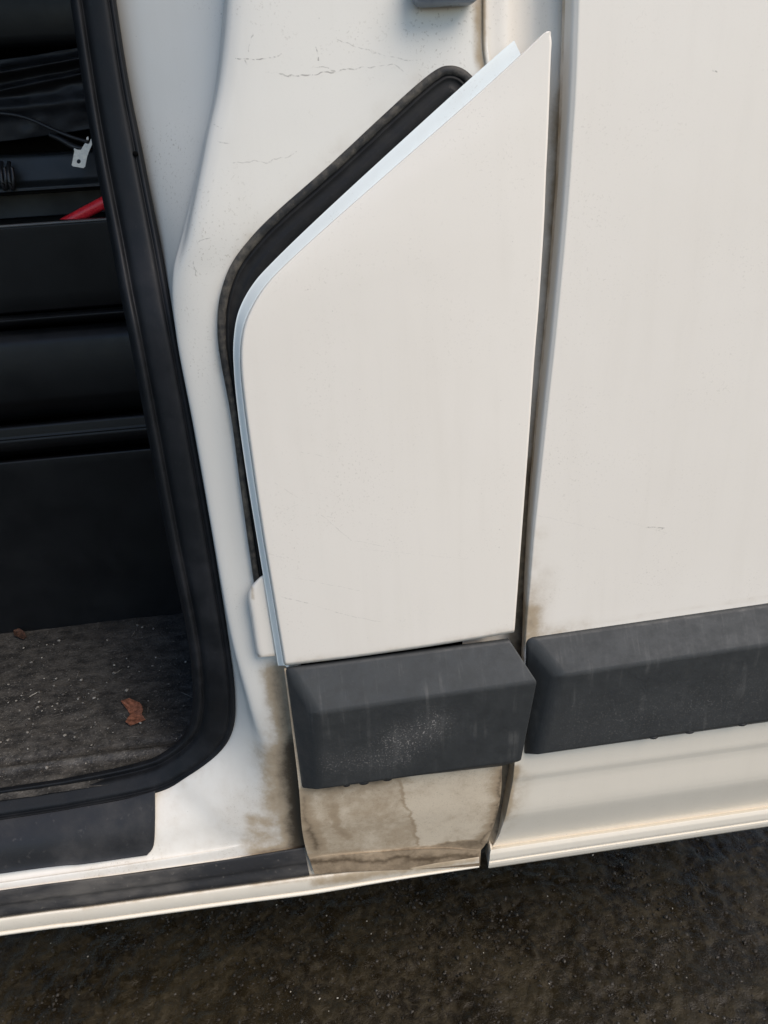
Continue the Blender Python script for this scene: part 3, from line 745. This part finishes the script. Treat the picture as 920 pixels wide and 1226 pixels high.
tag(lf, 'small dark rust coloured leaf crumb at the back of the cab floor', 'leaf')

# grit: one mass on the cab floor, one on the road
def pebbles(name, P, rad, shade, mat, stalks=False):
    base = np.array([(1, 0, 0), (-1, 0, 0), (0, 1, 0), (0, -1, 0), (0, 0, 1), (0, 0, -1)], float)
    tri = [(0, 2, 4), (2, 1, 4), (1, 3, 4), (3, 0, 4), (2, 0, 5), (1, 2, 5), (3, 1, 5), (0, 3, 5)]
    # one subdivision for rounder stones
    bm = bmesh.new(); bmesh.ops.create_icosphere(bm, subdivisions=1, radius=1); base = np.array([v.co[:] for v in bm.verts]); tri = np.array([[v.index for v in f.verts] for f in bm.faces]); bm.free()
    nb = len(base); V = []; Fc = []; sh = []
    for i, (p_, r) in enumerate(zip(P, rad)):
        a = nrng.random() * 6.28; ca, sa = math.cos(a), math.sin(a)
        s = np.array([1, .6 + .5 * nrng.random(), .35 + .35 * nrng.random()]) * r
        if i % 90 == 7 and stalks: s = np.array([.008 + .008 * nrng.random(), .0006, .0006])
        b = base * (1 + .45 * (nrng.random((nb, 1)) - .5)) * s
        b = np.stack([b[:, 0] * ca - b[:, 1] * sa, b[:, 0] * sa + b[:, 1] * ca, b[:, 2]], 1)
        V.append(b + p_); Fc.append(tri + i * nb); sh += [shade[i]] * nb
    me = bpy.data.meshes.new(name); me.from_pydata(np.concatenate(V).tolist(), [], np.concatenate(Fc).tolist()); attr(me, 'shade', sh)
    return tag(obj(name, me, mat, smooth=False), kind='stuff')
P, r, sdd = [], [], []
for _ in range(1500):
    px = nrng.uniform(-60, 225); py = nrng.uniform(742, 935)
    if nrng.random() < .35: px = nrng.normal(70, 45); py = nrng.normal(840, 35)
    q = atz(px, py, .5)
    if not (.14 < q[1] < .52): continue
    q[2] += .002; rr = .0004 + .0030 * nrng.random() ** 8
    P.append(q); r.append(rr); sdd.append(nrng.random() ** 2.5)
g = pebbles('floor_grit', P, r, sdd, grit_mat('floor_grit_stone', (.05, .045, .04), (.34, .32, .28)), True)
g['label'] = 'pale grit and crumbs scattered over the dark cab floor'; g['category'] = 'grit'
P, r, sdd = [], [], []
for _ in range(7500):
    x = nrng.uniform(-.85, 1.0); y = nrng.uniform(-.22, .36)
    bright = nrng.random() < .016
    rr = .0008 + .0014 * nrng.random() if bright else .0010 + .0030 * nrng.random() ** 2
    P.append((x, y, nrng.uniform(-.0012, .0012))); r.append(rr); sdd.append(.25 + .75 * nrng.random() if bright else .05 * nrng.random())
g = pebbles('road_grit', P, r, sdd, grit_mat('road_grit_stone', (.013, .009, .005), (.5, .46, .38), .5))
g['label'] = 'fine loose stone chips scattered over the wet dark asphalt'; g['category'] = 'grit'
